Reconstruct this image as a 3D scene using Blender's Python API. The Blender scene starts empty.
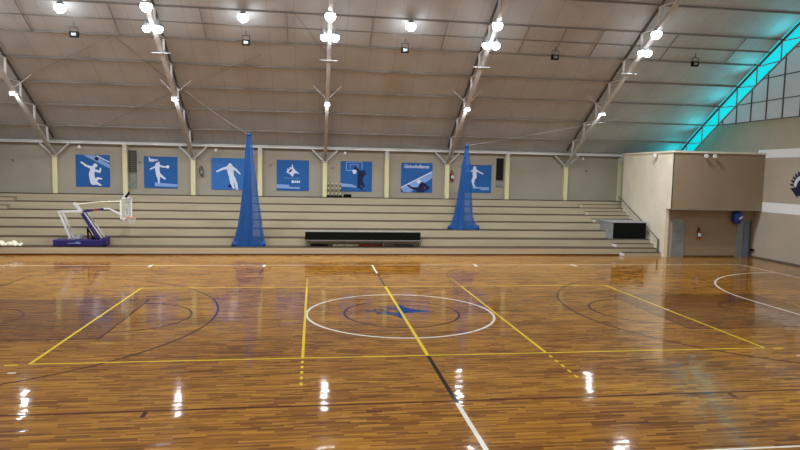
import bpy, bmesh, math, random
from mathutils import Vector, Matrix
random.seed(7)
PI = math.pi
S = bpy.context.scene
COL = S.collection

# ---------------------------------------------------------------- camera
cd = bpy.data.cameras.new('camera'); cam = bpy.data.objects.new('camera', cd); COL.objects.link(cam)
cd.sensor_width = 36; cd.lens = 27.74; cd.clip_end = 300
cr = Vector((0.99022744, -0.13807333, 0.01963076)); cu = Vector((-0.00762881, 0.08692218, 0.99618589)); cf = Vector((0.13925305, 0.98660037, -0.0850194))
cam.matrix_world = Matrix(((cr.x, cu.x, -cf.x, -2.7744), (cr.y, cu.y, -cf.y, -18.8887), (cr.z, cu.z, -cf.z, 4.4105), (0, 0, 0, 1)))
S.camera = cam
# ---------------------------------------------------------------- world, exposure
S.view_settings.view_transform = 'Standard'; S.view_settings.look = 'None'; S.view_settings.gamma = 1; S.view_settings.exposure = -1.15
S.cycles.use_denoising = True
S.cycles.max_bounces = 8; S.cycles.diffuse_bounces = 5; S.cycles.glossy_bounces = 4; S.cycles.transparent_max_bounces = 12
S.cycles.caustics_reflective = False; S.cycles.caustics_refractive = False
S.cycles.sample_clamp_indirect = 6
w = bpy.data.worlds.new('world'); S.world = w; w.use_nodes = True
w.node_tree.nodes['Background'].inputs[0].default_value = (.62, .75, .9, 1); w.node_tree.nodes['Background'].inputs[1].default_value = 0.5
FILL_GLOW = 3.2          # fill glow given to the unseen left gable
CYAN = 2.4         # daylight through the cyan roof strip
LAMP = 380.0       # watts of one high-bay lamp
def area(name, loc, size, power, col, rot=(0, 0, 0), shape='RECTANGLE', sy=None, spread=PI):
    l = bpy.data.lights.new(name, 'AREA'); l.shape = shape; l.size = size
    if sy: l.size_y = sy
    l.energy = power; l.color = col; l.spread = spread
    o = bpy.data.objects.new(name, l); o.location = loc; o.rotation_euler = rot; COL.objects.link(o); return o
# added fill panel on the near wall behind the camera, no window modelled
area('near_wall_fill', (0, -19.0, 5.0), 40, 1500, (.93, .96, 1), (math.radians(-90), 0, PI), sy=1.2)

# added cyan spots without fittings, tinting the lining beside the translucent strip
for y_, z_ in ((18.4, 5.2), (16.2, 6.6), (14.0, 8.0), (11.8, 9.4), (9.4, 10.8), (7.0, 12.1)):
    l = bpy.data.lights.new('strip_fill_spot', 'SPOT'); l.energy = 170; l.color = (.0, .75, .85); l.spot_size = math.radians(125); l.spot_blend = 1; l.shadow_soft_size = .0
    o = bpy.data.objects.new('strip_fill_spot', l); o.location = (20.78, y_, z_+.15); COL.objects.link(o)
    o.rotation_euler = Vector((-1, 0, 1.3)).to_track_quat('-Z', 'Y').to_euler()

# ---------------------------------------------------------------- materials
MT = {}
def mat(name, col, rough=.6, metal=0, coat=0, coat_r=.1, noise=0, scale=3, bump=0, emit=None, es=0, spec=.5, stretch=None):
    m = bpy.data.materials.new(name); m.use_nodes = True; N = m.node_tree.nodes; L = m.node_tree.links
    b = N['Principled BSDF']
    b.inputs['Base Color'].default_value = (*col, 1); b.inputs['Roughness'].default_value = rough
    b.inputs['Metallic'].default_value = metal; b.inputs['Coat Weight'].default_value = coat; b.inputs['Coat Roughness'].default_value = coat_r
    b.inputs['Specular IOR Level'].default_value = spec
    if noise or bump:
        tc = N.new('ShaderNodeTexCoord'); mp = N.new('ShaderNodeMapping'); nz = N.new('ShaderNodeTexNoise')
        nz.inputs['Scale'].default_value = scale; nz.inputs['Detail'].default_value = 6
        if stretch: mp.inputs['Scale'].default_value = stretch
        L.new(tc.outputs['Object'], mp.inputs[0]); L.new(mp.outputs[0], nz.inputs['Vector'])
        if noise:
            r = N.new('ShaderNodeMapRange'); r.inputs['From Min'].default_value = .3; r.inputs['From Max'].default_value = .7
            r.inputs['To Min'].default_value = 1 - noise; r.inputs['To Max'].default_value = 1 + noise
            mx = N.new('ShaderNodeVectorMath'); mx.operation = 'SCALE'; mx.inputs[0].default_value = col
            L.new(nz.outputs['Fac'], r.inputs['Value']); L.new(r.outputs[0], mx.inputs['Scale']); L.new(mx.outputs[0], b.inputs['Base Color'])
        if bump:
            bp = N.new('ShaderNodeBump'); bp.inputs['Strength'].default_value = bump; bp.inputs['Distance'].default_value = .02
            L.new(nz.outputs['Fac'], bp.inputs['Height']); L.new(bp.outputs[0], b.inputs['Normal'])
    if emit:
        b.inputs['Emission Color'].default_value = (*emit, 1); b.inputs['Emission Strength'].default_value = es
    MT[name] = m; return m
mat('wall_paint', (.345, .315, .255), .8, noise=.06, scale=.7)
mat('tier_paint', (.42, .362, .245), .75, noise=.08, scale=1.2, stretch=(.3, 1, 3))
mat('tread', (.060, .040, .025), .85, noise=.2, scale=3)
mat('wall_paint_lit', (.46, .415, .335), .8, noise=.06, scale=.7)  # right wall's stronger light put into a paler wall paint
mat('booth_lit', (.78, .73, .58), .75, noise=.06, scale=1.1)  # base colour raised to carry the stronger light on the side wall
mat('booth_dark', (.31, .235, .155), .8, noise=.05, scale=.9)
mat('cream', (.70, .66, .40), .7, noise=.05, scale=4)
mat('steel_light', (.58, .58, .57), .5, noise=.08, scale=6)
mat('web_white', (.80, .80, .80), .5)
mat('steel_dark', (.11, .095, .085), .6)
mat('purlin_steel', (.25, .235, .22), .6, noise=.15, scale=2)
mat('eave_white', (.72, .74, .75), .45, noise=.15, scale=.8)
mat('white_paint', (.80, .80, .80), .5)
mat('white_wall', (.90, .95, 1.0), .6)
mat('banner_blue', (.002, .100, .36), .6, noise=.08, scale=1.5)
mat('banner_light_blue', (.022, .15, .48), .6, noise=.08, scale=1.5)
mat('print_white', (.66, .74, .93), .6)
mat('print_pale', (.22, .38, .72), .6)
mat('print_navy', (.004, .006, .055), .8)
mat('print_purple', (.07, .04, .20), .6)
mat('black', (.006, .006, .006), .7, spec=.2)
mat('black_cloth', (.005, .006, .005), .95, spec=.1, bump=.3, scale=6)
mat('grey_metal', (.30, .32, .34), .5, noise=.2, scale=7)
mat('door_grey', (.21, .25, .26), .5, noise=.1, scale=3)
mat('door_purple', (.15, .17, .25), .5)
mat('green_dark', (.05, .065, .05), .6)
mat('red', (.30, .02, .015), .4)
mat('navy', (.012, .010, .12), .45)
mat('blue_plastic', (.01, .035, .25), .4)
mat('arm_white', (.56, .57, .58), .5, noise=.1, scale=5)
mat('chrome', (.6, .6, .62), .25, metal=.8)
mat('orange', (.75, .22, .08), .5)
mat('ivory', (.70, .68, .52), .7, noise=.3, scale=9)
mat('gable_sheet', (.30, .31, .31), .5, noise=.08, scale=1.5, emit=(.75, .80, .82), es=.42)
mat('lamp_glass', (.9, .9, .9), .3, emit=(.88, .95, 1), es=60)
mat('spot_glass', (.5, .5, .48), .3, emit=(1, .97, .92), es=.35)
mat('cyan_sheet', (.02, .35, .42), .4, emit=(.0, .60, .68), es=CYAN)
mat('fill_sheet', (.5, .5, .5), .6, emit=(.9, .95, 1), es=FILL_GLOW)
mat('grille', (.035, .035, .035), .6)
mat('panel_grey', (.20, .22, .20), .6, noise=.2, scale=5)
mat('net_rope', (.3, .3, .3), .6)

def ceiling_mat():
    m = bpy.data.materials.new('ceiling_lining'); m.use_nodes = True; N = m.node_tree.nodes; L = m.node_tree.links; b = N['Principled BSDF']
    tc = N.new('ShaderNodeTexCoord'); sp = N.new('ShaderNodeSeparateXYZ'); L.new(tc.outputs['Object'], sp.inputs[0])
    wv = N.new('ShaderNodeMath'); wv.operation = 'PINGPONG'; wv.inputs[1].default_value = .62; L.new(sp.outputs['X'], wv.inputs[0])
    st = N.new('ShaderNodeMath'); st.operation = 'LESS_THAN'; st.inputs[1].default_value = .03; L.new(wv.outputs[0], st.inputs[0])
    nz = N.new('ShaderNodeTexNoise'); nz.inputs['Scale'].default_value = .8; nz.inputs['Detail'].default_value = 5; L.new(tc.outputs['Object'], nz.inputs['Vector'])
    r = N.new('ShaderNodeValToRGB'); r.color_ramp.elements[0].position = .3; r.color_ramp.elements[1].position = .7
    r.color_ramp.elements[0].color = (.47, .485, .50, 1); r.color_ramp.elements[1].color = (.55, .565, .585, 1)
    L.new(nz.outputs['Fac'], r.inputs[0])
    mx = N.new('ShaderNodeMixRGB'); mx.blend_type = 'MULTIPLY'; mx.inputs[2].default_value = (.88, .88, .88, 1)
    L.new(st.outputs[0], mx.inputs[0]); L.new(r.outputs[0], mx.inputs[1]); L.new(mx.outputs[0], b.inputs['Base Color'])
    b.inputs['Roughness'].default_value = .65; MT['ceiling'] = m
ceiling_mat()

def wood(name, tint, bright):
    """parquet of narrow strips running along x, varnished"""
    m = bpy.data.materials.new(name); m.use_nodes = True; N = m.node_tree.nodes; L = m.node_tree.links; b = N['Principled BSDF']
    tc = N.new('ShaderNodeTexCoord'); sp = N.new('ShaderNodeSeparateXYZ'); L.new(tc.outputs['Object'], sp.inputs[0])
    def M(op, a, c=None):
        n = N.new('ShaderNodeMath'); n.operation = op
        for i, v in enumerate((a, c)):
            if v is None: continue
            if isinstance(v, (int, float)): n.inputs[i].default_value = v
            else: L.new(v, n.inputs[i])
        return n.outputs[0]
    row = M('FLOOR', M('DIVIDE', sp.outputs['Y'], .058))
    wn = N.new('ShaderNodeTexWhiteNoise'); wn.noise_dimensions = '1D'; L.new(row, wn.inputs['W'])
    xo = M('ADD', sp.outputs['X'], M('MULTIPLY', wn.outputs['Value'], 9))
    colm = M('FLOOR', M('DIVIDE', xo, .55))
    cb = N.new('ShaderNodeCombineXYZ'); L.new(row, cb.inputs[0]); L.new(colm, cb.inputs[1])
    w2 = N.new('ShaderNodeTexWhiteNoise'); w2.noise_dimensions = '2D'; L.new(cb.outputs[0], w2.inputs['Vector'])
    mp = N.new('ShaderNodeMapping'); mp.inputs['Scale'].default_value = (.6, 14, 1); L.new(tc.outputs['Object'], mp.inputs[0])
    nz = N.new('ShaderNodeTexNoise'); nz.inputs['Scale'].default_value = 1.4; nz.inputs['Detail'].default_value = 6; L.new(mp.outputs[0], nz.inputs['Vector'])
    big = N.new('ShaderNodeTexNoise'); big.inputs['Scale'].default_value = .25; big.inputs['Detail'].default_value = 2
    mpb = N.new('ShaderNodeMapping'); mpb.inputs['Scale'].default_value = (.5, 2.2, 1); L.new(tc.outputs['Object'], mpb.inputs[0]); L.new(mpb.outputs[0], big.inputs['Vector'])
    v = M('ADD', M('ADD', M('MULTIPLY', w2.outputs['Value'], .44), M('MULTIPLY', nz.outputs['Fac'], .58)), M('MULTIPLY', M('SUBTRACT', big.outputs['Fac'], .5), .5))
    r = N.new('ShaderNodeValToRGB'); e = r.color_ramp.elements
    cs = [(.14, (.060, .016, .002)), (.34, (.175, .060, .005)), (.6, (.33, .138, .011)), (.9, (.52, .26, .028))]
    e[0].position, e[0].color = cs[0][0], (*[c*t*bright for c, t in zip(cs[0][1], tint)], 1)
    e[1].position, e[1].color = cs[3][0], (*[c*t*bright for c, t in zip(cs[3][1], tint)], 1)
    for p, c in cs[1:3]:
        k = e.new(p); k.color = (*[a*t*bright for a, t in zip(c, tint)], 1)
    L.new(v, r.inputs[0]); L.new(r.outputs[0], b.inputs['Base Color'])
    # each strip lies at a slightly different tilt, the varnish is slightly wavy
    geo = N.new('ShaderNodeNewGeometry')
    sub = N.new('ShaderNodeVectorMath'); sub.operation = 'SUBTRACT'; sub.inputs[1].default_value = (.5, .5, .5); L.new(w2.outputs['Color'], sub.inputs[0])
    mul = N.new('ShaderNodeVectorMath'); mul.operation = 'MULTIPLY'; mul.inputs[1].default_value = (.007, .022, 0); L.new(sub.outputs[0], mul.inputs[0])
    wz = N.new('ShaderNodeTexNoise'); wz.inputs['Scale'].default_value = 4.5; wz.inputs['Detail'].default_value = 2; L.new(tc.outputs['Object'], wz.inputs['Vector'])
    s2 = N.new('ShaderNodeVectorMath'); s2.operation = 'SUBTRACT'; s2.inputs[1].default_value = (.5, .5, .5); L.new(wz.outputs['Color'], s2.inputs[0])
    m2 = N.new('ShaderNodeVectorMath'); m2.operation = 'MULTIPLY'; m2.inputs[1].default_value = (.014, .065, 0); L.new(s2.outputs[0], m2.inputs[0])
    ad = N.new('ShaderNodeVectorMath'); ad.operation = 'ADD'; L.new(mul.outputs[0], ad.inputs[0]); L.new(m2.outputs[0], ad.inputs[1])
    ad2 = N.new('ShaderNodeVectorMath'); ad2.operation = 'ADD'; L.new(ad.outputs[0], ad2.inputs[0]); L.new(geo.outputs['Normal'], ad2.inputs[1])
    nm = N.new('ShaderNodeVectorMath'); nm.operation = 'NORMALIZE'; L.new(ad2.outputs[0], nm.inputs[0])
    b.inputs['Roughness'].default_value = .5; b.inputs['Specular IOR Level'].default_value = .04
    b.inputs['Coat Weight'].default_value = 1.0; b.inputs['Coat Roughness'].default_value = .07; b.inputs['Coat IOR'].default_value = 1.32
    L.new(nm.outputs[0], b.inputs['Coat Normal']); L.new(nm.outputs[0], b.inputs['Normal'])
    MT[name] = m
wood('parquet', (1, 1, 1), 1.0)
wood('parquet_stained', (.92, .80, .95), .66)
for nme, c in (('line_white', (.78, .75, .68)), ('line_yellow', (.80, .58, .03)), ('line_brown', (.075, .018, .012)), ('line_black', (.006, .004, .004)), ('logo_blue', (.003, .035, .16))):
    mat(nme, c, .5, coat=1, coat_r=.08, spec=.02, noise=.05, scale=5).node_tree.nodes['Principled BSDF'].inputs['Coat IOR'].default_value = 1.32

def net_mat(name, col, alpha):
    m = bpy.data.materials.new(name); m.use_nodes = True; N = m.node_tree.nodes; L = m.node_tree.links
    b = N['Principled BSDF']; b.inputs['Base Color'].default_value = (*col, 1); b.inputs['Roughness'].default_value = .6
    t = N.new('ShaderNodeBsdfTransparent'); mx = N.new('ShaderNodeMixShader'); mx.inputs[0].default_value = alpha
    L.new(t.outputs[0], mx.inputs[1]); L.new(b.outputs[0], mx.inputs[2]); L.new(mx.outputs[0], N['Material Output'].inputs[0]); MT[name] = m
net_mat('net_blue', (.0, .085, .33), .52); net_mat('net_blue_dense', (.0, .055, .24), .80)
net_mat('acrylic', (.75, .80, .75), .35); net_mat('net_white', (.8, .8, .8), .6)

# ---------------------------------------------------------------- helpers
ORI = {}
def origin(parent):
    v = Vector((0, 0, 0))
    while parent is not None:
        v += ORI.get(parent.name, Vector((0, 0, 0))); parent = parent.parent
    return v
def tag(o, label=None, cat=None, group=None, kind=None):
    if label: o['label'] = label
    if cat: o['category'] = cat
    if group: o['group'] = group
    if kind: o['kind'] = kind
    return o
def empty(name, loc, label, cat, group=None):
    o = bpy.data.objects.new(name, None); o.location = loc; o.empty_display_size = .2; COL.objects.link(o)
    ORI[o.name] = Vector(loc); return tag(o, label, cat, group)
class MB:
    """collects shapes in world coordinates; build() links them as one mesh"""
    def __init__(s): s.v = []; s.f = []
    def add(s, vs, fs):
        n = len(s.v); s.v += [Vector(v) for v in vs]; s.f += [tuple(i+n for i in f) for f in fs]; return s
    def box(s, x0, x1, y0, y1, z0, z1):
        return s.add([(x0,y0,z0),(x1,y0,z0),(x1,y1,z0),(x0,y1,z0),(x0,y0,z1),(x1,y0,z1),(x1,y1,z1),(x0,y1,z1)],
                     [(0,3,2,1),(4,5,6,7),(0,1,5,4),(1,2,6,5),(2,3,7,6),(3,0,4,7)])
    def bar(s, a, b, w, h=None, n=4, up=(0, 0, 1)):
        a = Vector(a); b = Vector(b); d = (b-a).normalized(); h = h or w
        u = Vector(up)
        if abs(d.dot(u)) > .98: u = Vector((0, 1, 0))
        x = d.cross(u).normalized(); y = x.cross(d).normalized(); vs = []
        for p in (a, b):
            for k in range(n):
                t = 2*PI*(k+.5)/n if n == 4 else 2*PI*k/n
                q = 1.41421 if n == 4 else 1
                vs.append(p + x*math.cos(t)*w/2*q + y*math.sin(t)*h/2*q)
        fs = [(k, (k+1) % n, n+(k+1) % n, n+k) for k in range(n)] + [tuple(reversed(range(n))), tuple(range(n, 2*n))]
        return s.add(vs, fs)
    def tube(s, pts, r, n=8):
        for a, b in zip(pts, pts[1:]): s.bar(a, b, 2*r, n=n)
        return s
    def prism(s, poly, axis, lo, hi):
        """poly = 2-D outline in the two other axes, extruded lo..hi along axis (0,1,2)"""
        n = len(poly)
        def P(a, b, c): return {0: (c, a, b), 1: (a, c, b), 2: (a, b, c)}[axis]
        vs = [P(a, b, lo) for a, b in poly] + [P(a, b, hi) for a, b in poly]
        return s.add(vs, [tuple(reversed(range(n))), tuple(range(n, 2*n))] + [(k, (k+1) % n, n+(k+1) % n, n+k) for k in range(n)])
    def lathe(s, prof, c, n=20, axis=2, cap=True):
        """prof = [(r, h)], around axis through c"""
        vs = []; m = len(prof)
        for r, h in prof:
            for k in range(n):
                t = 2*PI*k/n; a, b = r*math.cos(t), r*math.sin(t)
                q = {2: (a, b, h), 1: (a, h, b), 0: (h, a, b)}[axis]; vs.append(Vector(c)+Vector(q))
        fs = [(i*n+k, i*n+(k+1) % n, (i+1)*n+(k+1) % n, (i+1)*n+k) for i in range(m-1) for k in range(n)]
        if cap: fs += [tuple(reversed(range(n))), tuple(range((m-1)*n, m*n))]
        return s.add(vs, fs)
    def ring(s, c, r0, r1, a0, a1, z0, z1, n=72):
        for i in range(n):
            t0 = a0+(a1-a0)*i/n; t1 = a0+(a1-a0)*(i+1)/n
            P = [(c[0]+r*math.cos(t), c[1]+r*math.sin(t)) for r, t in ((r0, t0), (r1, t0), (r1, t1), (r0, t1))]
            s.prism(P, 2, z0, z1)
        return s
    def build(s, name, m, parent=None, smooth=False, bevel=0, **kw):
        off = origin(parent)
        me = bpy.data.meshes.new(name); me.from_pydata([tuple(v-off) for v in s.v], [], s.f); me.update()
        bm = bmesh.new(); bm.from_mesh(me); bmesh.ops.recalc_face_normals(bm, faces=bm.faces); bm.to_mesh(me); bm.free()
        me.materials.append(MT[m])
        if smooth:
            for p in me.polygons: p.use_smooth = True
        o = bpy.data.objects.new(name, me); COL.objects.link(o)
        if parent: o.parent = parent
        if bevel:
            bv = o.modifiers.new('bevel', 'BEVEL'); bv.width = bevel; bv.segments = 2
        ORI[o.name] = Vector((0, 0, 0)); tag(o, **kw); return o
def box(name, m, a, parent=None, **kw): return MB().box(*a).build(name, m, parent, **kw)
def copy_tree(o, dloc=(0, 0, 0), parent=None, label=None):
    c = o.copy(); COL.objects.link(c)
    if parent: c.parent = parent
    c.location = o.location + Vector(dloc)
    if label: c['label'] = label
    for ch in o.children:
        copy_tree(ch, (0, 0, 0), c)
    ORI[c.name] = Vector(c.location); return c
def at_origin(o, loc):
    """move the mesh's origin to its base without moving the mesh"""
    me = o.data; v = Vector(loc)
    for q in me.vertices: q.co -= v
    o.location = v; ORI[o.name] = v; return o
def zr(y):
    s = 19.4-abs(y); return 5.85+.70*s-.006*s*s
XL, XR, YB = -22.3, 22.0, 19.3
TX = [-17.5, -9.84, -2.1, 5.5, 13.3, 21.0]      # trusses
TH, TD, TY0 = .404, .83, 13.5                    # tier rise, going, front

# ---------------------------------------------------------------- setting
floor = box('floor', 'parquet', (XL, XR, -19.4, 19.4, -.1, 0), kind='structure')
box('wall_back', 'wall_paint', (XL, XR, YB, YB+.2, 0, 6.0), kind='structure')
box('wall_front', 'wall_paint', (XL, XR, -19.6, -19.4, 0, 6.0), kind='structure')
box('wall_left', 'wall_paint', (XL-.2, XL, -19.6, 19.5, 0, 7.67), kind='structure')
wr = box('wall_right', 'wall_paint_lit', (XR, XR+.2, -19.6, 19.5, 0, 7.67), kind='structure')
box('painted_stripe', 'white_wall', (XR-.004, XR, -12, 12.9, 5.6, 6.06), wr)
box('painted_stripe', 'white_wall', (XR-.004, XR, -12, 12.9, 2.62, 3.16), wr)
# crest painted on the wall: a fan of dark spikes around a white and blue disc
cy, cz = 9.58, 4.10
m = MB()
for k in range(14):
    t = PI*(.02+k/13*1.1) + PI*.0
    c, s_ = math.cos(t), math.sin(t)
    # y decreases to the right in the photo, so +y is the left side of the crest
    r0, r1, hw = .50, .84, .10
    m.prism([(cy+c*r0-s_*hw*.8, cz+s_*r0+c*hw*.8), (cy+c*(r1-.05)-s_*hw, cz+s_*(r1-.05)+c*hw*.7), (cy+c*r1, cz+s_*r1), (cy+c*r0+s_*hw*.8, cz+s_*r0-c*hw*.8)], 0, XR-.006, XR)
m.build('crest_spikes', 'print_navy', wr)
m = MB()
for k in range(30):
    t0, t1 = PI*1.15*k/30, PI*1.15*(k+1)/30
    m.prism([(cy+r*math.cos(t), cz+r*math.sin(t)) for r, t in ((.36, t0), (.56, t0), (.56, t1), (.36, t1))], 0, XR-.012, XR-.001)
m.build('crest_band', 'print_white', wr)
MB().prism([(cy+.36, cz+.12), (cy+.46, cz-.42), (cy+.30, cz-.5), (cy-.36, cz-.5), (cy-.4, cz+.1), (cy-.2, cz+.33), (cy+.2, cz+.33)], 0, XR-.010, XR-.001).build('crest_shield', 'print_navy', wr)
MB().prism([(cy+.78, cz-.12), (cy+.30, cz-.05), (cy+.26, cz-.62)], 0, XR-.008, XR-.001).build('crest_wing', 'print_navy', wr)
box('baseboard_right', 'steel_dark', (XR-.02, XR, -19.4, 12.9, 0, .08), kind='structure')

# ceiling lining: follows the roof curve, thick
def roof_poly(off0, off1, n=40):
    ys = [-19.45+38.9*i/n for i in range(n+1)]
    return ys, [(y, zr(y)+off0) for y in ys], [(y, zr(y)+off1) for y in ys]
def roof_sheet(name, x0, x1, matn, z0=0, z1=.08, y0=-19.45, y1=19.45, n=48, **kw):
    ys = [y0+(y1-y0)*i/n for i in range(n+1)]; vs = []; fs = []
    for y in ys:
        for x in (x0, x1):
            for dz in (z0, z1): vs.append((x, y, zr(y)+dz))
    for i in range(n):
        a = 4*i; b = a+4
        fs += [(a, a+2, b+2, b), (a+1, b+1, b+3, a+3), (a, b, b+1, a+1), (a+2, a+3, b+3, b+2)]
    fs += [(0, 1, 3, 2), (4*n, 4*n+2, 4*n+3, 4*n+1)]
    return MB().add(vs, fs).build(name, matn, smooth=False, **kw)
roof_sheet('ceiling', XL-.2, 20.92, 'ceiling', kind='structure')
# cyan translucent strip of roofing between the last truss and the gable
roof_sheet('window_1', 20.98, XR+.05, 'cyan_sheet', .0, .05, kind='structure', label='cyan translucent roofing strip glowing along the right gable')
# gable sheeting above the concrete wall on the right, with posts and rails
def gable(x, name, matn, nm2):
    ys = [-17.5+35*i/40 for i in range(41)]
    poly = [(y, 7.67) for y in (-17.5, 17.5)] + [(y, max(7.68, zr(y)-.01)) for y in reversed(ys)]
    return MB().prism(poly, 0, x, x+.06).build(name, matn, kind='structure')
gable(XR+.02, 'wall_gable_right', 'gable_sheet', None)
gable(XL-.1, 'wall_gable_left', 'fill_sheet', None)  # unseen left gable made to glow as fill light
m = MB()
y = 16.17
ys = []
while y > -17: ys.append(y); y -= 1.215
posts = MB()
for y in ys: posts.box(XR-.03, XR+.02, y-.03, y+.03, 7.67, zr(y)-.02)
posts.build('trim_1', 'steel_dark', kind='structure')
rails = MB()
for z in (7.70, 8.75, 10.0, 11.3, 12.6):
    yy = 17.5
    while zr(yy) < z+.05: yy -= .05
    rails.box(XR-.02, XR+.02, -yy, yy, z-.025, z+.025)
rails.build('trim_2', 'steel_dark', kind='structure')

# ---------------------------------------------------------------- court markings (paint on the floor)
def seg(mb, a, b, wd, z0=0, z1=.002):
    a = Vector((*a, 0)); b = Vector((*b, 0)); d = (b-a).normalized(); n = Vector((-d.y, d.x, 0))*wd/2
    mb.prism([((a-n).x, (a-n).y), ((b-n).x, (b-n).y), ((b+n).x, (b+n).y), ((a+n).x, (a+n).y)], 2, z0, z1)
LW = .065
GX = 19.1
box('stained_key', 'parquet_stained', (-14, -8.22, -2.45, 2.45, 0, .001), floor)
box('stained_key', 'parquet_stained', (8.22, 14, -2.45, 2.45, 0, .001), floor)
w_ = MB()
for sy in (-1, 1): seg(w_, (-GX, 10*sy), (GX, 10*sy), .05, 0, .003)
for sx in (-1, 1):
    seg(w_, (sx*GX, -10), (sx*GX, 10), .07, 0, .003)
    a0, a1 = (PI/2, PI) if sx > 0 else (0, PI/2)
    w_.ring((sx*GX, 1.5), 5.96, 6.04, a0, a1, 0, .003, 40)
    a0, a1 = (PI, 1.5*PI) if sx > 0 else (1.5*PI, 2*PI)
    w_.ring((sx*GX, -1.5), 5.96, 6.04, a0, a1, 0, .003, 40)
    seg(w_, (sx*(GX-6), -1.5), (sx*(GX-6), 1.5), .08, 0, .003)
w_.ring((-.04, 0), 2.88, 2.96, 0, 2*PI, 0, .003, 96)
seg(w_, (0, 7.6), (0, 10), .085, 0, .004); seg(w_, (0, -10), (0, -7.6), .085, 0, .004)
for x in (-10, -5, 5, 10): seg(w_, (x, 9.5), (x, 10.15), .12, 0, .004)
seg(w_, (-9.18, -5.1), (-9.02, -5.1), .06, 0, .004); seg(w_, (-9.05, 0), (-8.93, 0), .10, 0, .005); seg(w_, (8.95, .05), (9.07, .05), .10, 0, .005)
seg(w_, (9.35, -5.2), (9.5, -5.2), .06, 0, .004)
w_.build('white_court_lines', 'line_white', floor)
b_ = MB()
seg(b_, (-14, 7.5), (14, 7.5), LW, 0, .0025); seg(b_, (-14, -7.5), (14, -7.5), LW, 0, .0025)
for sx in (-1, 1):
    seg(b_, (sx*14, -7.5), (sx*14, 7.5), LW, 0, .0025)
    seg(b_, (sx*8.2, -2.45), (sx*8.2, 2.45), .06, 0, .0025)
    for sy in (-1, 1):
        seg(b_, (sx*14, 2.45*sy), (sx*8.2, 2.45*sy), LW, 0, .0025)
        seg(b_, (sx*14, 6.6*sy), (sx*11, 6.6*sy), LW, 0, .0025)
        seg(b_, (sx*(5 if sy > 0 else 5.75), 7.55*sy), (sx*(5 if sy > 0 else 5.75), 8.8*sy if sy > 0 else 7.8*sy), .08, 0, .0025)
        for q in (9.4, 10.3, 11.2): seg(b_, (sx*q, 2.45*sy), (sx*q, 2.6*sy), .05, 0, .0025)
    a = math.acos(1.425/6.75)
    cx = sx*12.425; a0 = PI if sx > 0 else 0
    b_.ring((cx, 0), 6.715, 6.785, a0-1.35, a0+1.35, 0, .0025, 90)
    b_.ring((cx, 0), 1.215, 1.285, a0-PI/2, a0+PI/2, 0, .0025, 40)
    b_.ring((sx*8.2, 0), 1.765, 1.835, a0-PI/2, a0+PI/2, 0, .0025, 60)
b_.ring((0, 0), 1.765, 1.835, 0, 2*PI, 0, .0028, 72)
seg(b_, (0, 4.5), (0, 7.6), .08, 0, .0028)
b_.build('brown_court_lines', 'line_brown', floor)
k_ = MB(); seg(k_, (0, -7.6), (0, -4.5), .09, 0, .0032); k_.build('black_court_line', 'line_black', floor)
y_ = MB()
for sy in (-1, 1): seg(y_, (-9, 4.5*sy), (9, 4.5*sy), .055, 0, .0035)
for x in (-9, 9): seg(y_, (x, -4.5), (x, 4.5), .07, 0, .0035)
for x in (-3, 3): seg(y_, (x, -4.5), (x, 4.5), .07, 0, .0035)
seg(y_, (0, -4.5), (0, 4.5), .085, 0, .0045)
for x in (-3, 3):
    for sy in (-1, 1):
        for k in range(5): seg(y_, (x, sy*(4.72+k*.37)), (x, sy*(4.88+k*.37)), .06, 0, .0035)
for sx in (-1, 1): seg(y_, (sx*9.22, -4.55), (sx*9.5, -4.55), .06, 0, .0035)
y_.build('yellow_court_lines', 'line_yellow', floor)
l_ = MB()
l_.prism([(-.05, 1.55), (.05, 1.25), (.35, .62), (1.08, .12), (.5, .06), (.02, -.04), (-.10, .1), (-.1, .8)], 2, 0, .0038)
l_.prism([(-.85, -.05), (-.72, .18), (-.4, .14), (.02, .05), (-.06, -.75), (-.3, -.28), (-.6, -.12)], 2, 0, .0036)
for a, b in (((-1.1, .45), (-.8, .30)), ((-.82, .62), (-.75, .1)), ((-.8, .58), (-.35, .30)), ((-.5, .85), (-.1, .40)), ((-.62, .5), (-.4, .1)), ((-.35, 1.0), (-.05, .5))):
    seg(l_, a, b, .08, 0, .0036)
l_.build('bird_emblem', 'logo_blue', floor)

# ---------------------------------------------------------------- bleachers
bl = empty('bleachers', (0, TY0, 0), 'long beige stepped concrete bleachers with brown treads along the back wall', 'bleachers')
for i in range(7):
    y0 = TY0+TD*i; y1 = YB if i == 6 else y0+TD; z1 = TH*(i+1); xe = 16.59 if i < 6 else XR-.01
    t = box('tier', 'tier_paint', (XL+.01, xe, y0, YB-.005, TH*i, z1-.03), bl)
    box('tread', 'tread', (XL+.01, xe, y0, min(y1, YB-.005), z1-.03, z1), t)
for x0, x1, idx in ((14.3, 16.6, (0, 1, 4, 5, 6)), (XL, -19.3, (5, 6))):
    for i in idx:
        y1 = TY0+TD*i; z = TH*i
        if x0 > 0: x0 = 14.3-.06*i
        s = box('step', 'tier_paint', (x0, x1, y1-.40, y1, z, z+TH/2-.02), bl)
        box('tread', 'tread', (x0, x1, y1-.40, y1, z+TH/2-.02, z+TH/2), s)
        if x0 > 0: box('nosing', 'ivory' if i > 1 else 'white_paint', (x0-.005, x0+.08, y1-.405, y1-.02, z+.02, z+TH/2-.02), s, label='white painted end')

box('foot_trim', 'line_brown', (XL+.01, 16.59, TY0-.015, TY0, 0, .07), bl, label='dark foot strip')
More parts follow.
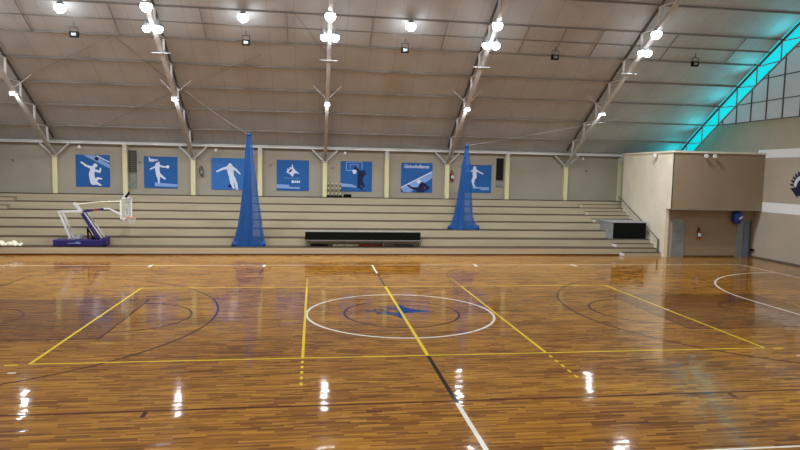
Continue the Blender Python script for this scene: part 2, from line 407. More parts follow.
# ---------------------------------------------------------------- booth block at the right end
bo = empty('booth', (19.4, 13, 0), 'beige two storey corner booth with overhanging upper box and two grey doors', 'booth')
MB().prism([(12.9, 0), (12.9, 2.70), (12.35, 2.70), (12.35, 5.78), (17.9, 5.78), (17.9, 0)], 0, 16.6, 16.8).build('side_wall', 'booth_lit', bo)
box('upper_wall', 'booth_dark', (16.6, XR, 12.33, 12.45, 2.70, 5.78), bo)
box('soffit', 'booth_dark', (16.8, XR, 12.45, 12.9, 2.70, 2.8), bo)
box('ledge', 'purlin_steel', (16.58, XR, 12.31, 12.37, 2.66, 2.72), bo)
box('roof_cap', 'booth_lit', (16.54, XR, 12.26, 17.95, 5.78, 5.88), bo)
box('rear_wall', 'booth_lit', (16.8, XR, 17.8, 17.9, 0, 5.78), bo)
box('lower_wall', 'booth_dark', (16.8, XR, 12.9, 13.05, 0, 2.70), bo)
box('skirting', 'tread', (17.7, 20.9, 12.88, 12.9, 0, .08), bo)
d = box('door', 'door_grey', (17.02, 17.62, 12.86, 12.9, 0, 2.02), bo)
box('door_frame', 'grey_metal', (16.95, 17.02, 12.84, 12.9, 0, 2.09), d); box('door_frame', 'door_grey', (17.62, 17.75, 12.83, 12.9, 0, 2.09), d); box('lintel', 'grey_metal', (16.95, 17.75, 12.84, 12.9, 2.02, 2.09), d)
box('mid_rail', 'grey_metal', (17.04, 17.60, 12.845, 12.86, .98, 1.04), d)
MB().bar((17.55, 12.82, 1.0), (17.55, 12.82, 1.14), .03, n=8).bar((17.55, 12.86, 1.0), (17.55, 12.82, 1.0), .02, n=6).bar((17.55, 12.86, 1.14), (17.55, 12.82, 1.14), .02, n=6).build('handle', 'chrome', d)
d = box('door', 'door_grey', (20.95, 21.35, 12.86, 12.9, 0, 2.02), bo, label='grey leaf of the right door')
box('door_leaf', 'door_purple', (21.37, 21.72, 12.84, 12.9, 0, 2.02), d, label='bluish leaf')
box('door_frame', 'green_dark', (21.72, 21.84, 12.82, 12.9, 0, 2.10), d); box('lintel', 'purlin_steel', (20.9, 21.86, 12.82, 12.9, 2.02, 2.10), d)
MB().bar((21.66, 12.80, .95), (21.66, 12.80, 1.1), .03, n=8).bar((21.66, 12.84, .95), (21.66, 12.80, .95), .02).bar((21.66, 12.84, 1.1), (21.66, 12.80, 1.1), .02).build('handle', 'chrome', d)
tag(at_origin(MB().bar((XR, 12.75, .42), (XR-.2, 12.75, .42), .05, n=10).bar((XR-.18, 12.75, .36), (XR-.18, 12.75, .5), .09, n=12).bar((XR-.08, 12.66, .42), (XR-.08, 12.84, .42), .10, n=12).build('wall_tap', 'black'), (XR-.1, 12.75, .42)), 'small black tap low on the wall beside the right booth door', 'tap')
# handrail on the booth's side wall
hr = empty('handrail', (16.45, 13.3, 0), 'dark sloping stair handrail fixed to the side wall of the booth', 'handrail')
MB().tube([(16.5, 18.1, 3.15), (16.5, 15.6, 2.0), (16.5, 13.35, .92)], .028).build('rail', 'steel_dark', hr, smooth=False)
MB().bar((16.5, 13.35, .0), (16.5, 13.35, .95), .07).build('post', 'steel_dark', hr)
for yy, zz in ((17.0, 2.64), (15.0, 1.71)): MB().bar((16.6, yy, zz-.06), (16.5, yy, zz), .03, n=6).build('bracket', 'steel_dark', hr)
# blue rounded hood on the wall
hd = empty('wall_hood', (20.75, 12.9, 1.9), 'blue rounded hood with a pale mark high beside the right booth door', 'hood')
m = MB(); prof = [(.04, -.34), (.17, -.34), (.24, -.22), (.27, 0), (.26, .2), (.20, .30), (.08, .35), (.01, .36)]
m.lathe([(r, z) for r, z in prof], (20.75, 12.66, 2.26), 20); m.build('shell', 'blue_plastic', hd, smooth=True)
MB().prism([(20.72, 2.16), (20.88, 2.26), (20.90, 2.36), (20.84, 2.33), (20.70, 2.22)], 1, 12.375, 12.43).build('mark', 'print_white', hd)
MB().box(20.68, 20.82, 12.85, 12.9, 2.1, 2.4).build('mount', 'blue_plastic', hd)

def extinguisher(x, y, z, label, dark=False, side=1):
    e = empty('fire_extinguisher', (x, y, z), label, 'fire extinguisher', 'wall mounted fire extinguishers')
    MB().lathe([(.03, 0), (.075, .01), (.085, .05), (.085, .40), (.06, .47), (.025, .50), (.025, .53)], (x, y-.11, z), 16).build('cylinder', 'red' if not dark else 'steel_dark', e, smooth=True)
    MB().lathe([(.087, .15), (.087, .33)], (x, y-.11, z), 16, cap=False).build('paper_label', 'print_white' if not dark else 'purlin_steel', e)
    MB().box(x-.03, x+.03, y-.14, y-.08, z+.53, z+.57).bar((x, y-.11, z+.58), (x-.12*side, y-.13, z+.66), .03).build('valve', 'black', e)
    MB().tube([(x-.02, y-.11, z+.56), (x-.12, y-.13, z+.50), (x-.13, y-.13, z+.3), (x-.1, y-.13, z+.12)], .014).build('hose', 'black', e)
    MB().box(x-.03, x+.03, y-.03, y, z+.38, z+.55).build('wall_hook', 'steel_dark', e)
    return e
extinguisher(18.62, 12.9, 1.02, 'red fire extinguisher with pale label on the booth wall between doors')
extinguisher(-9.37, 19.3, 3.95, 'dark fire extinguisher on back wall right of the jumping and running posters', True)
extinguisher(5.87, 19.3, 3.95, 'red fire extinguisher on back wall just left of the right blue net')

# ---------------------------------------------------------------- columns on the back wall
i = 0
nx = [('between the left wall and the first poster', -17.5), ('beside the dark grille, right of the leaping poster', -13.67), ('right of the running poster', -9.84),
      ('behind the left blue net', -5.97), ('left of the dark posts', -2.1), ('between dunk and beach posters', 1.7), ('just right of the diving player poster', 5.5),
      ('beside the narrow black panel', 9.4), ('on bare wall, left of the booth', 13.3), ('in the corner behind the booth', 17.08)]
for k, (where, x) in enumerate(nx):
    tr = k % 2 == 0
    top = 4.95 if tr else 5.66
    c = empty('wall_column', (x, YB, TH*7), 'cream painted wall column ' + where, 'column', 'cream columns along the back wall')
    box('shaft', 'cream', (x-.13, x+.13, YB-.26, YB, TH*7, top), c)
    if tr:
        box('cap_plate', 'steel_light', (x-.17, x+.17, YB-.34, YB, top, top+.04), c)
        for s in (-1, 1): MB().bar((x+s*.08, YB-.2, top+.05), (x+s*.78, YB-.26, 5.68), .085).build('knee_brace', 'steel_light', c)
    else:
        box('bracket', 'steel_light', (x-.10, x+.10, YB-.30, YB-.26, top-.42, top+.05), c)
tag(at_origin(MB().box(XL, 20.9, YB-.30, YB-.18, 5.71, 5.81).bar((XL, YB-.32, 5.83), (20.9, YB-.32, 5.83), .05, n=8).build('eave_beam', 'eave_white'), (0, YB, 5.7)), 'long pale steel eave beam running along the top of the back wall', 'beam')

# ---------------------------------------------------------------- roof trusses
def truss(x, label, matn='steel_light', end=False):
    t = empty('roof_truss', (x, YB, 4.98), label, 'truss', 'curved lattice roof trusses')
    ys = [19.0, 18.15, 17.4, 16.65, 15.9, 15.15, 14.4, 13.65, 12.9, 12.15, 11.3, 10.45, 9.7, 8.9, 8.1, 7.4, 6.6, 5.9, 5.1, 4.4, 3.6, 2.9, 2.1, 1.4, .7, 0]
    top = [(x, y, zr(y)-.12) for y in ys]
    low = [(x, y, zr(y)-1.12) for y in ys]
    low[0] = (x, 19.08, 5.02); low[1] = (x, 18.3, 5.48)
    m = MB()
    for a, b in zip(top, top[1:]): m.bar(a, b, .08, .10)
    m.build('upper_chord', 'steel_dark' if not end else 'steel_dark', t)
    m = MB()
    for a, b in zip(low, low[1:]): m.bar(a, b, .20 if not end else .07, .12 if not end else .07)
    m.build('lower_chord', matn, t)
    nodes = list(range(1, len(ys), 2))
    for k in nodes:
        MB().bar(top[k], low[k], .09 if not end else .05).build('web_post', 'web_white' if not end else matn, t)
    for a_, b_k in zip(nodes, nodes[1:]):
        MB().bar(top[a_], low[b_k], .05).build('web_diagonal', 'web_white' if not end else matn, t)
    if not end:
        y = 14.35; z = zr(y)-1.12
        for s in (-1, 1): MB().bar((x, y, z+.05), (x+s*.75, y+.25, zr(y+.25)-.16), .04).build('fly_brace', matn, t)
    return t
places = ['at the far left edge', 'left of the left blue net', 'straight above the bench', 'left of the right blue net', 'left of the booth']
for x, pl in zip(TX[:5], places): truss(x, 'grey curved lattice roof truss ' + pl)
truss(21.0, 'dark end truss silhouetted along the cyan roof strip', 'grey_metal', True)

# purlins: one per row, running the length of the hall under the lining
for k, yy in enumerate([18.15, 16.65, 15.15, 13.65, 12.15, 11.3, 10.45, 8.9, 7.4, 5.9, 4.4, 2.9]):
    h = .05 if yy == 11.3 else .08
    z = zr(yy)-.01
    o = MB().box(XL, 21.1, yy-.03, yy+.03, z-h, z).build('roof_purlin', 'purlin_steel')
    at_origin(o, (0, yy, z-h))
    names = ['lowest', 'second', 'third', 'fourth', 'fifth', 'thin sixth', 'seventh', 'eighth', 'ninth', 'tenth', 'eleventh', 'twelfth']
    tag(o, 'long brown roof purlin, %s row up from the back wall' % names[k], 'purlin', 'roof purlins')
# sag rods and bracing rods under the lining
for k, x in enumerate([-15.65, -11.8, -7.9, -4.05, -.09, 3.5, 7.45, 9.3+.1, 11.35, 15.25, 19.0]):
    if k == 6: x = 7.5
    o = MB().bar((x, 12.15, zr(12.15)-.07), (x, 10.45, zr(10.45)-.07), .04).build('sag_rod', 'purlin_steel')
    at_origin(o, (x, 12.15, zr(12.15)-.07))
    tag(o, 'short dark rod tying two roof purlins together between lamp rows', 'rod', 'sag rods between purlins')
def rod(pts, label, r=.014, m='purlin_steel'):
    pp = []
    for a, b in zip(pts, pts[1:]):
        for q in range(5): 
            t = q/5; x, y = a[0]+(b[0]-a[0])*t, a[1]+(b[1]-a[1])*t; pp.append((x, y, zr(y)-.13))
    x, y = pts[-1]; pp.append((x, y, zr(y)-.13))
    o = MB().tube(pp, r, 6).build('bracing_rod', m); at_origin(o, pp[0]); tag(o, label, 'rod')
rod([(-17.4, 15.0), (-12.1, 12.1)], 'thin diagonal bracing rod rising right from the leftmost truss')
rod([(-12.1, 12.1), (-9.35, 15.8), (-6.9, 18.2)], 'thin diagonal bracing rod falling right past the truss near the left net')
rod([(-15.3, 18.4), (-10.2, 15.5)], 'thin diagonal bracing rod low in the bay between the two leftmost trusses')
rod([(-8.9, 14.8), (-5.35, 12.8)], 'thin diagonal bracing rod rising right from the truss above the runner poster')
rod([(-3.8, 10.2), (-2.2, 12.6)], 'short diagonal rod beside the lamps above the bench')

# cables of the dividing nets
def cable(a, b, label):
    a = Vector(a); b = Vector(b); pts = [a.lerp(b, t/12) - Vector((0, 0, .12*math.sin(PI*t/12))) for t in range(13)]
    o = MB().tube([tuple(p) for p in pts], .011, 6).build('steel_cable', 'net_rope'); at_origin(o, a); tag(o, label, 'cable')
cable((-6.12, 14.05, 6.2), (-9.8, 14.6, 8.75), 'thin cable from the left blue net up to a truss')
cable((5.85, 15.6, 6.0), (20.0, 14.6, zr(14.6)-.1), 'long thin cable from the right blue net towards the end truss')

# ---------------------------------------------------------------- hanging nets
def net(cx, cyy, z0, prof, label, skew):
    """prof = [(z, left, right)] half outlines relative to cx"""
    e = empty('divider_net', (cx, cyy, z0), label, 'net', 'gathered blue divider nets')
    def layer(scale, ph, folds, amp):
        n = 72; vs = []; fs = []
        for j, (z, l, r) in enumerate(prof):
            mid = (l+r)/2; hw = (r-l)/2*scale
            for k in range(n):
                t = 2*PI*k/n; a = 1+amp*math.sin(folds*t+ph+.3*j)
                vs.append((cx+mid+hw*a*math.cos(t), cyy+min(hw, .06+.32*hw)*a*math.sin(t), z))
        for j in range(len(prof)-1):
            for k in range(n): fs.append((j*n+k, j*n+(k+1) % n, (j+1)*n+(k+1) % n, (j+1)*n+k))
        return MB().add(vs, fs)
    layer(1, 0, 11, .10).build('net_sheet', 'net_blue', e, smooth=True)
    half = [(z, l+(r-l)*.05, l+(r-l)*(.62-.1*skew)) for z, l, r in prof]
    pf = prof[:]; prof[:] = half
    layer(.92, 1.1, 7, .14).build('inner_fold', 'net_blue_dense', e, smooth=True, label='denser gathered fold')
    prof[:] = pf
    # gathered hem lying on the tread
    z, l, r = prof[-1]
    m = MB(); n = 14; random.seed(3)
    for k in range(n):
        x = cx+l+(r-l)*(k+.5)/n; rr = .10+.05*random.random()
        m.lathe([(.02, 0), (rr, .02), (rr*1.05, .09), (rr*.7, .17+.08*random.random()), (.02, .22)], (x, cyy+random.uniform(-.1, .08), z), 10)
    m.build('gathered_hem', 'net_blue_dense', e, smooth=True)
    z, l, r = prof[0]
    MB().lathe([(.02, -.05), (.11, -.02), (.12, .06), (.05, .14), (.02, .2)], (cx+(l+r)/2, cyy, z-.05), 12).build('tied_top', 'net_blue_dense', e, smooth=True)
net(-6.1, 13.98, .406, [(6.2, -.10, .10), (5.4, -.18, .19), (4.2, -.24, .31), (3.2, -.33, .42), (2.2, -.44, .55), (1.4, -.56, .64), (.8, -.70, .72), (.41, -.84, .80)], 'tall blue gathered net on the first tier left of the long bench', 0)
net(5.85, 15.6, 1.214, [(5.98, -.07, .07), (5.4, -.16, .16), (4.9, -.24, .24), (3.8, -.36, .30), (2.8, -.48, .36), (2.0, -.62, .42), (1.5, -.78, .60), (1.22, -.97, .82)], 'blue gathered net on the third tier right of the long bench', 1)

# ---------------------------------------------------------------- posters
FY = YB-.03
def poster(x0, x1, z0, z1, matn, label):
    p = box('poster', matn, (x0, x1, FY, YB-.003, z0, z1), cat='poster', label=label); p['group'] = 'blue sport posters on the back wall'
    at_origin(p, ((x0+x1)/2, YB, z0)); return p
def U(p0, s):   # unit square -> wall
    x0, x1, z0, z1 = p0
    return lambda a, b: (x0+(x1-x0)*a, z0+(z1-z0)*b)
def flat(name, matn, parent, polys, f, d=.006):
    m = MB()
    for i, poly in enumerate(polys): m.prism([f(min(1, max(0, a)), min(1, max(0, b))) for a, b in poly], 1, FY-d-.0003*i, FY)
    return m.build(name, matn, parent)
def limb(a, b, w0, w1=None):
    w1 = w1 or w0; ax, ay = a; bx, by = b; L = math.hypot(bx-ax, by-ay); nx_, ny = -(by-ay)/L, (bx-ax)/L
    return [(ax+nx_*w0/2, ay+ny*w0/2), (ax-nx_*w0/2, ay-ny*w0/2), (bx-nx_*w1/2, by-ny*w1/2), (bx+nx_*w1/2, by+ny*w1/2)]
def disc(c, r, n=16, ry=None): return [(c[0]+r*math.cos(2*PI*k/n), c[1]+(ry or r)*math.sin(2*PI*k/n)) for k in range(n)]
def chain(pts, ws):
    out = []
    for (a, b), (u, v) in zip(zip(pts, pts[1:]), zip(ws, ws[1:])): out.append(limb(a, b, u, v)); out.append(disc(b, v/2, 10))
    out.append(disc(pts[0], ws[0]/2, 10)); return out
# 1 volleyball jump
r = (-16.45, -14.57, 3.23, 5.08); f = U(r, 1)
p = poster(*r, 'banner_blue', 'blue poster of a white leaping player and dark ball under a net band, leftmost')
flat('net_band', 'print_pale', p, [[(.22, .99), (.55, .99), (1, .70), (1, .58)]], f, .003)
flat('net_tape', 'print_white', p, [limb((.62, .97), (.99, .78), .035)], f, .005)
flat('ball', 'print_navy', p, [disc((.62, .88), .06)], f, .008)
flat('player', 'print_white', p, chain([(.17, .76), (.30, .66), (.46, .60)], [.05, .06, .09]) + [disc((.57, .67), .065)] + chain([(.50, .58), (.46, .38), (.50, .16)], [.14, .16, .17])
     + chain([(.55, .52), (.70, .47), (.73, .58)], [.08, .07, .04]) + chain([(.52, .14), (.64, .27), (.75, .25)], [.14, .07, .05]) + chain([(.50, .12), (.62, .11), (.72, .05)], [.13, .09, .05]), f, .007)
# 2 handball / running
r = (-12.67, -10.78, 3.20, 5.06); f = U(r, 1)
p = poster(*r, 'banner_blue', 'blue poster of a white running figure with a small hoop sketch, right of grille')
flat('floor_band', 'print_pale', p, [[(.32, .06), (1, .05), (1, .13), (.32, .18)]], f, .003)
flat('hoop_sketch', 'print_white', p, [limb((.16, .97), (.18, .84), .04), limb((.17, .90), (.42, .88), .05), limb((.20, .86), (.30, .84), .03)], f, .005)
flat('player', 'print_white', p, [disc((.41, .80), .06)] + chain([(.41, .74), (.40, .6), (.42, .44)], [.13, .13, .12]) + chain([(.37, .70), (.29, .65), (.19, .60)], [.06, .05, .04])
     + chain([(.46, .72), (.56, .68), (.70, .68)], [.06, .05, .04]) + [disc((.71, .68), .05)] + chain([(.41, .42), (.44, .30), (.44, .17)], [.10, .07, .04]) + chain([(.45, .44), (.55, .36), (.63, .30)], [.10, .07, .05]), f, .007)
flat('cap', 'print_purple', p, [disc((.33, .82), .04), disc((.40, .84), .035)], f, .009)
# 3 football
r = (-8.83, -6.85, 3.17, 5.06); f = U(r, 1)
p = poster(*r, 'banner_light_blue', 'lighter blue poster of a white footballer with arms spread, beside the left net')
flat('player', 'print_white', p, [disc((.55, .78), .06)] + chain([(.55, .70), (.57, .52), (.61, .38)], [.20, .17, .14]) + chain([(.48, .70), (.34, .66), (.16, .57)], [.09, .07, .04])
     + chain([(.62, .70), (.73, .63), (.84, .51)], [.09, .07, .04]) + chain([(.58, .38), (.60, .22), (.66, .05)], [.12, .09, .05]) + chain([(.64, .38), (.72, .2), (.76, .01)], [.12, .09, .06]), f, .007)
flat('ball', 'print_navy', p, [disc((.54, .12), .05)], f, .009)
# 4 bird emblem
r = (-4.99, -3.06, 3.17, 5.03); f = U(r, 1)
p = poster(*r, 'banner_blue', 'blue poster with a white swooping bird emblem and small lettering')
flat('bird_emblem', 'print_white', p, [[(.47, .89), (.51, .76), (.58, .66), (.71, .56), (.54, .575), (.49, .45), (.41, .54), (.29, .60), (.33, .66), (.31, .72), (.40, .71), (.39, .78), (.46, .75)]], f, .006)
flat('bird_detail', 'print_purple', p, [limb((.38, .60), (.47, .70), .06)], f, .009)
flat('small_lettering', 'print_pale', p, [limb((.24+.05*k, .41), (.27+.05*k, .41), .022) for k in range(9)], f, .005)
flat('bold_lettering', 'print_white', p, [limb((.46, .295), (.53, .295), .085), limb((.55, .295), (.60, .295), .075), limb((.615, .295), (.665, .295), .075), limb((.68, .295), (.72, .295), .075)], f, .006)
flat('floor_band', 'print_pale', p, [[(.0, .08), (.72, .06), (.72, .12), (.40, .13), (.38, .19), (.0, .21)]], f, .003)
# 5 basketball dunk
r = (-1.14, .80, 3.18, 5.03); f = U(r, 1)
p = poster(*r, 'banner_blue', 'blue poster of a dark dunking player beneath a white backboard outline')
flat('backboard_outline', 'print_pale', p, [limb((.18, .97), (.18, .70), .025), limb((.18, .97), (.68, .98), .025), limb((.68, .98), (.68, .74), .025), limb((.18, .70), (.4, .70), .025), limb((.3, .9), (.3, .76), .02), limb((.3, .9), (.55, .9), .02), limb((.55, .9), (.55, .78), .02)], f, .004)
flat('hoop_net', 'print_white', p, [[(.36, .72), (.52, .72), (.48, .59), (.40, .59)]], f, .005)
flat('player', 'print_navy', p, [disc((.48, .78), .05, ry=.04), disc((.66, .64), .06)] + chain([(.45, .77), (.56, .70), (.62, .58)], [.05, .06, .10]) + chain([(.73, .70), (.78, .62), (.68, .50)], [.05, .07, .10])
     + chain([(.64, .58), (.62, .42), (.62, .30)], [.18, .17, .16]) + chain([(.60, .30), (.58, .18), (.70, .06)], [.13, .09, .04]) + chain([(.66, .30), (.74, .20), (.70, .14)], [.12, .08, .04]), f, .007)
flat('floor_band', 'print_pale', p, [[(.0, .16), (.5, .13), (.52, .17), (.36, .24), (.0, .27)]], f, .003)
# 6 volleyball dive with heading
r = (2.62, 4.60, 3.18, 5.02); f = U(r, 1)
p = poster(*r, 'banner_blue', 'blue poster with white heading and a dark player under a slanted net')
flat('net_band', 'print_pale', p, [[(.0, .15), (1, .70), (1, .50), (.45, .12), (.3, .0), (.08, .02)]], f, .003)
flat('net_tape', 'print_white', p, [limb((.0, .16), (.99, .71), .035)], f, .005)
flat('player', 'print_navy', p, chain([(.22, .24), (.36, .14), (.55, .12)], [.05, .07, .12]) + chain([(.68, .28), (.64, .14), (.62, .04)], [.16, .22, .24]) + chain([(.76, .26), (.88, .16), (.76, .06)], [.10, .08, .06]), f, .007)
flat('ball', 'print_white', p, [disc((.57, .37), .065)], f, .009)
flat('player_sleeve', 'print_purple', p, [disc((.77, .17), .05)], f, .010)
def text(s, x, z, h, width, y, matn, parent, name='lettering'):
    cu_ = bpy.data.curves.new(name, 'FONT'); cu_.body = s; cu_.size = h*1.4; cu_.extrude = .002; cu_.offset = h*.02; cu_.align_x = 'LEFT'
    o = bpy.data.objects.new(name, cu_); COL.objects.link(o); bpy.context.view_layer.update()
    w0 = o.dimensions.x or 1
    me = bpy.data.meshes.new_from_object(o.evaluated_get(bpy.context.evaluated_depsgraph_get())); bpy.data.objects.remove(o)
    sc = width/w0; off = origin(parent)
    for v in me.vertices:
        q = v.co.copy(); v.co = Vector((x+q.x*sc, y-q.z, z+q.y)) - off
    me.materials.clear(); me.materials.append(MT[matn])
    o = bpy.data.objects.new(name, me); COL.objects.link(o); o.parent = parent; ORI[o.name] = Vector((0, 0, 0)); return o
text('GinhoAuBanoz', 2.80, 4.70, .21, 1.58, FY-.004, 'print_white', p, 'heading')
# 7 gymnast, half behind the right net
r = (6.45, 8.42, 3.22, 4.98); f = U(r, 1)
p = poster(*r, 'banner_blue', 'blue poster of a white dancing figure, half hidden by the right net')
flat('player', 'print_white', p, [disc((.44, .90), .055)] + chain([(.44, .84), (.44, .66), (.45, .55)], [.12, .13, .12]) + chain([(.40, .80), (.30, .76), (.20, .78)], [.05, .04, .03]) + chain([(.49, .80), (.58, .75), (.72, .68)], [.06, .05, .03])
     + chain([(.44, .55), (.38, .42), (.40, .28)], [.12, .07, .04]) + chain([(.42, .42), (.40, .32), (.46, .22)], [.06, .05, .04]), f, .007)
flat('floor_band', 'print_pale', p, [[(.38, .28), (.43, .26), (.50, .21), (.93, .20), (.93, .10), (.68, .09), (.62, .15), (.40, .15)]], f, .004)

# ---------------------------------------------------------------- wall panels, small fixtures
g = empty('wall_grille', (-13.3, YB, 3.2), 'dark louvred grille over a grey panel beside a column left of the runner', 'grille')
box('grille_frame', 'grille', (-13.53, -13.08, YB-.04, YB, 4.10, 5.38), g)
for k in range(11): box('slat', 'steel_dark', (-13.50, -13.11, YB-.055, YB-.04, 4.15+k*.11, 4.20+k*.11), g)
box('lower_panel', 'panel_grey', (-13.53, -13.08, YB-.04, YB, 3.18, 4.06), g)
g = empty('wall_panel', (8.96, YB, 3.6), 'narrow black wall panel over a small grey plate right of the dancer poster', 'panel')
box('dark_panel', 'black', (8.74, 9.18, YB-.04, YB, 4.03, 5.42), g); box('lower_plate', 'panel_grey', (8.74, 9.15, YB-.05, YB, 3.62, 4.0), g)
o = at_origin(box('wall_panel', 'black', (17.26, 17.75, YB-.05, YB-.003, TH*7+.1, 5.5)), (17.5, YB, 3)); tag(o, 'narrow black panel in the corner between wall and booth', 'panel')
for x, z, l in ((-19.85, 4.67, 'small dark wall box on bare wall at the far left'), (-5.38, 4.70, 'small dark wall box right of the left blue net'), (-1.64, 4.60, 'small dark wall box above the dark posts'), (14.78, 4.74, 'small dark wall box on bare wall near the booth'),
                (-12.93, 4.72, 'small dark wall box between grille and running poster')):
    b = empty('wall_box', (x, YB, z), l, 'wall box', 'small wall boxes')
    box('case', 'steel_dark', (x-.07, x+.07, YB-.05, YB, z-.06, z+.06), b, bevel=.01)
    box('cover', 'purlin_steel', (x-.05, x+.05, YB-.06, YB-.05, z-.04, z+.04), b)
for x, l in ((-16.1, 'above the leftmost poster'), (-8.5, 'right of the truss near the left net'), (-.9, 'above the dunk poster'), (14.33, 'on the beam near the booth')):
    b = empty('eave_spotlight', (x, 18.9, 5.5), 'small white spotlight under the eave beam ' + l, 'spotlight', 'small spotlights under the eave beam')
    MB().bar((x, 18.98, 5.70), (x, 18.92, 5.56), .03, n=6).build('stem', 'steel_dark', b)
    MB().lathe([(.035, 0), (.06, -.03), (.095, -.14), (.09, -.16)], (x, 18.9, 5.60), 14).build('shade', 'white_paint', b, smooth=True)
    MB().lathe([(.07, 0), (.07, -.015)], (x, 18.9, 5.45), 14).build('bulb', 'spot_glass', b)
b = empty('booth_spotlight', (16.5, 14.05, 5.6), 'small white floodlight on the pale side wall of the booth', 'spotlight')
box('case', 'white_paint', (16.34, 16.50, 13.95, 14.15, 5.52, 5.76), b, bevel=.02); box('bracket', 'steel_dark', (16.50, 16.6, 14.02, 14.08, 5.60, 5.66), b); box('lens', 'spot_glass', (16.33, 16.34, 13.98, 14.12, 5.56, 5.70), b)
b = empty('twin_floodlight', (18.55, 12.1, 5.7), 'twin pale floodlights on a bar at the top of the booth front', 'floodlight')
box('bar', 'steel_dark', (18.2, 18.9, 12.26, 12.33, 5.72, 5.76), b)
for x, s in ((18.30, -1), (18.80, 1)):
    h = MB().lathe([(.03, .10), (.08, .06), (.12, -.04), (.11, -.06)], (x, 12.14, 5.62), 14, axis=1).build('lamp_head', 'white_paint', b, smooth=True)
    MB().lathe([(.10, -.05), (.10, -.065)], (x, 12.14, 5.62), 14, axis=1).build('lens', 'spot_glass', h)
    MB().bar((x, 12.2, 5.62), (x, 12.28, 5.73), .03).build('arm', 'steel_dark', b)

# four dark stanchion posts leaning on the wall, with a bag beside them
def stanchion(x, label):
    s = empty('stanchion', (x, 18.95, TH*7), label, 'post', 'dark stanchion posts on the top tier')
    MB().lathe([(.12, 0), (.12, .05), (.07, .12), (.03, .14)], (x, 18.95, TH*7), 14).build('base', 'black', s, smooth=False)
    MB().lathe([(.03, 0), (.03, .72)], (x, 18.95, TH*7+.13), 10).build('pole', 'cream', s)
    for z in (.32, .62): MB().lathe([(.055, 0), (.055, .16)], (x, 18.95, TH*7+z), 10).build('sleeve', 'steel_dark', s)
    return s
for x, l in ((-1.88, 'dark banded post beside the cream column, leftmost of four'), (-1.64, 'dark banded post second from the cream column'), (-1.41, 'dark banded post third from the cream column'), (-1.16, 'dark banded post nearest the dunk poster')):
    stanchion(x, l)
m = MB()
for x, r_ in ((-.86, .12), (-.72, .14), (-.57, .10)):
    m.lathe([(.02, 0), (r_, .02), (r_*.95, .10), (r_*.5, .18), (.02, .2)], (x, 18.9, TH*7), 12)
tag(at_origin(m.build('bag', 'black_cloth', smooth=True), (-.8, 18.9, TH*7)), 'small dark lumpy bag on the top tier under the dunk poster', 'bag')

# ---------------------------------------------------------------- long bench, covered
be = empty('bench', (-.08, 13.95, TH), 'long bench with black cloth backrest cover on the first tier', 'bench')
box('backrest_cover', 'black_cloth', (-3.2, 3.04, 14.16, 14.26, .72, 1.16), be, bevel=.02)
box('top_rail', 'grey_metal', (-3.2, 3.04, 14.15, 14.27, 1.16, 1.21), be)
for x in (-3.12, -1.1, .95, 2.96):
    MB().bar((x, 14.2, TH), (x, 14.2, .72), .045).bar((x, 13.72, TH), (x, 13.72, .70), .045).bar((x, 13.72, .70), (x, 14.2, .70), .04).build('leg', 'steel_dark', be)
box('seat', 'steel_dark', (-3.2, 3.04, 13.70, 14.14, .70, .735), be)
for x0, x1, c, l in ((-1.75, -.35, 'ivory', 'pale long roll lying under the bench, middle'), (-.30, .95, 'red', 'red long roll lying under the bench, right of the pale roll'), (-2.9, -2.0, 'black', 'dark long roll lying under the bench, left end'), (1.5, 2.6, 'green_dark', 'dark green roll lying under the bench, right end')):
    o = MB().lathe([(.01, x0), (.06, x0+.01), (.065, (x0+x1)/2), (.05, x1-.01), (.01, x1)], (0, 13.95, TH+.066), 12, axis=0).build('rolled_mat', c, smooth=True)
    at_origin(o, ((x0+x1)/2, 13.95, TH)); tag(o, l, 'rolled mat', 'rolls under the bench')

# ---------------------------------------------------------------- stepped black box on the right stairs
bx = empty('podium', (15.3, 15.2, 2*TH), 'large grey sided podium with black front standing over the stairs by the booth', 'podium')
z1, z2, z3, zt = 2*TH+.004, 3*TH+.004, 4*TH+.004, 1.81
a, b_y, c_y, d_y = 14.37, TY0+2*TD-.01, TY0+3*TD-.01, 16.35
MB().prism([(a+.03, z1), (b_y, z1), (b_y, z2), (c_y, z2), (c_y, z3), (d_y, z3), (d_y, zt-.04), (a+.03, zt-.04)], 0, 14.27, 14.35).build('side_panel', 'grey_metal', bx)
MB().prism([(a+.03, z1), (b_y, z1), (b_y, z2), (c_y, z2), (c_y, z3), (d_y, z3), (d_y, zt-.04), (a+.03, zt-.04)], 0, 16.25, 16.33).build('side_panel', 'grey_metal', bx)
box('top', 'grey_metal', (14.24, 16.36, a, d_y, zt-.04, zt), bx)
box('front_panel', 'black_cloth', (14.32, 16.30, a-.02, a+.03, z1+.03, zt-.04), bx)
box('base_rail', 'grey_metal', (14.27, 16.33, a-.01, a+.03, z1, z1+.03), bx)

# ---------------------------------------------------------------- portable basketball hoop, folded
ho = empty('basketball_hoop', (-14.2, 13.95, TH), 'folded portable basketball hoop with navy base standing on the first tier', 'basketball hoop')
ba = box('base', 'navy', (-15.56, -13.22, 13.56, 14.28, TH+.02, .74), ho, bevel=.03)
m = MB()
for k, (w_k, h_k) in enumerate([(.03, .05), (.04, .04), (.03, .05), (.05, .04), (.03, .05), (.06, .08), (.05, .09), (.06, .07)]): m.box(-14.85+.075*k, -14.85+.075*k+w_k, 13.548, 13.555, .555, .555+h_k)
m.build('base_lettering', 'print_pale', ba)
box('front_bumper', 'navy', (-13.25, -13.08, 13.54, 14.28, TH+.06, .85), ho, bevel=.03)
for x in (-15.2, -13.45):
    for y in (13.62, 14.2): MB().lathe([(.05, -.02), (.05, .02)], (x, y, TH+.05), 12, axis=1).build('wheel', 'black', ho)
Y0, Y1 = 13.72, 14.16
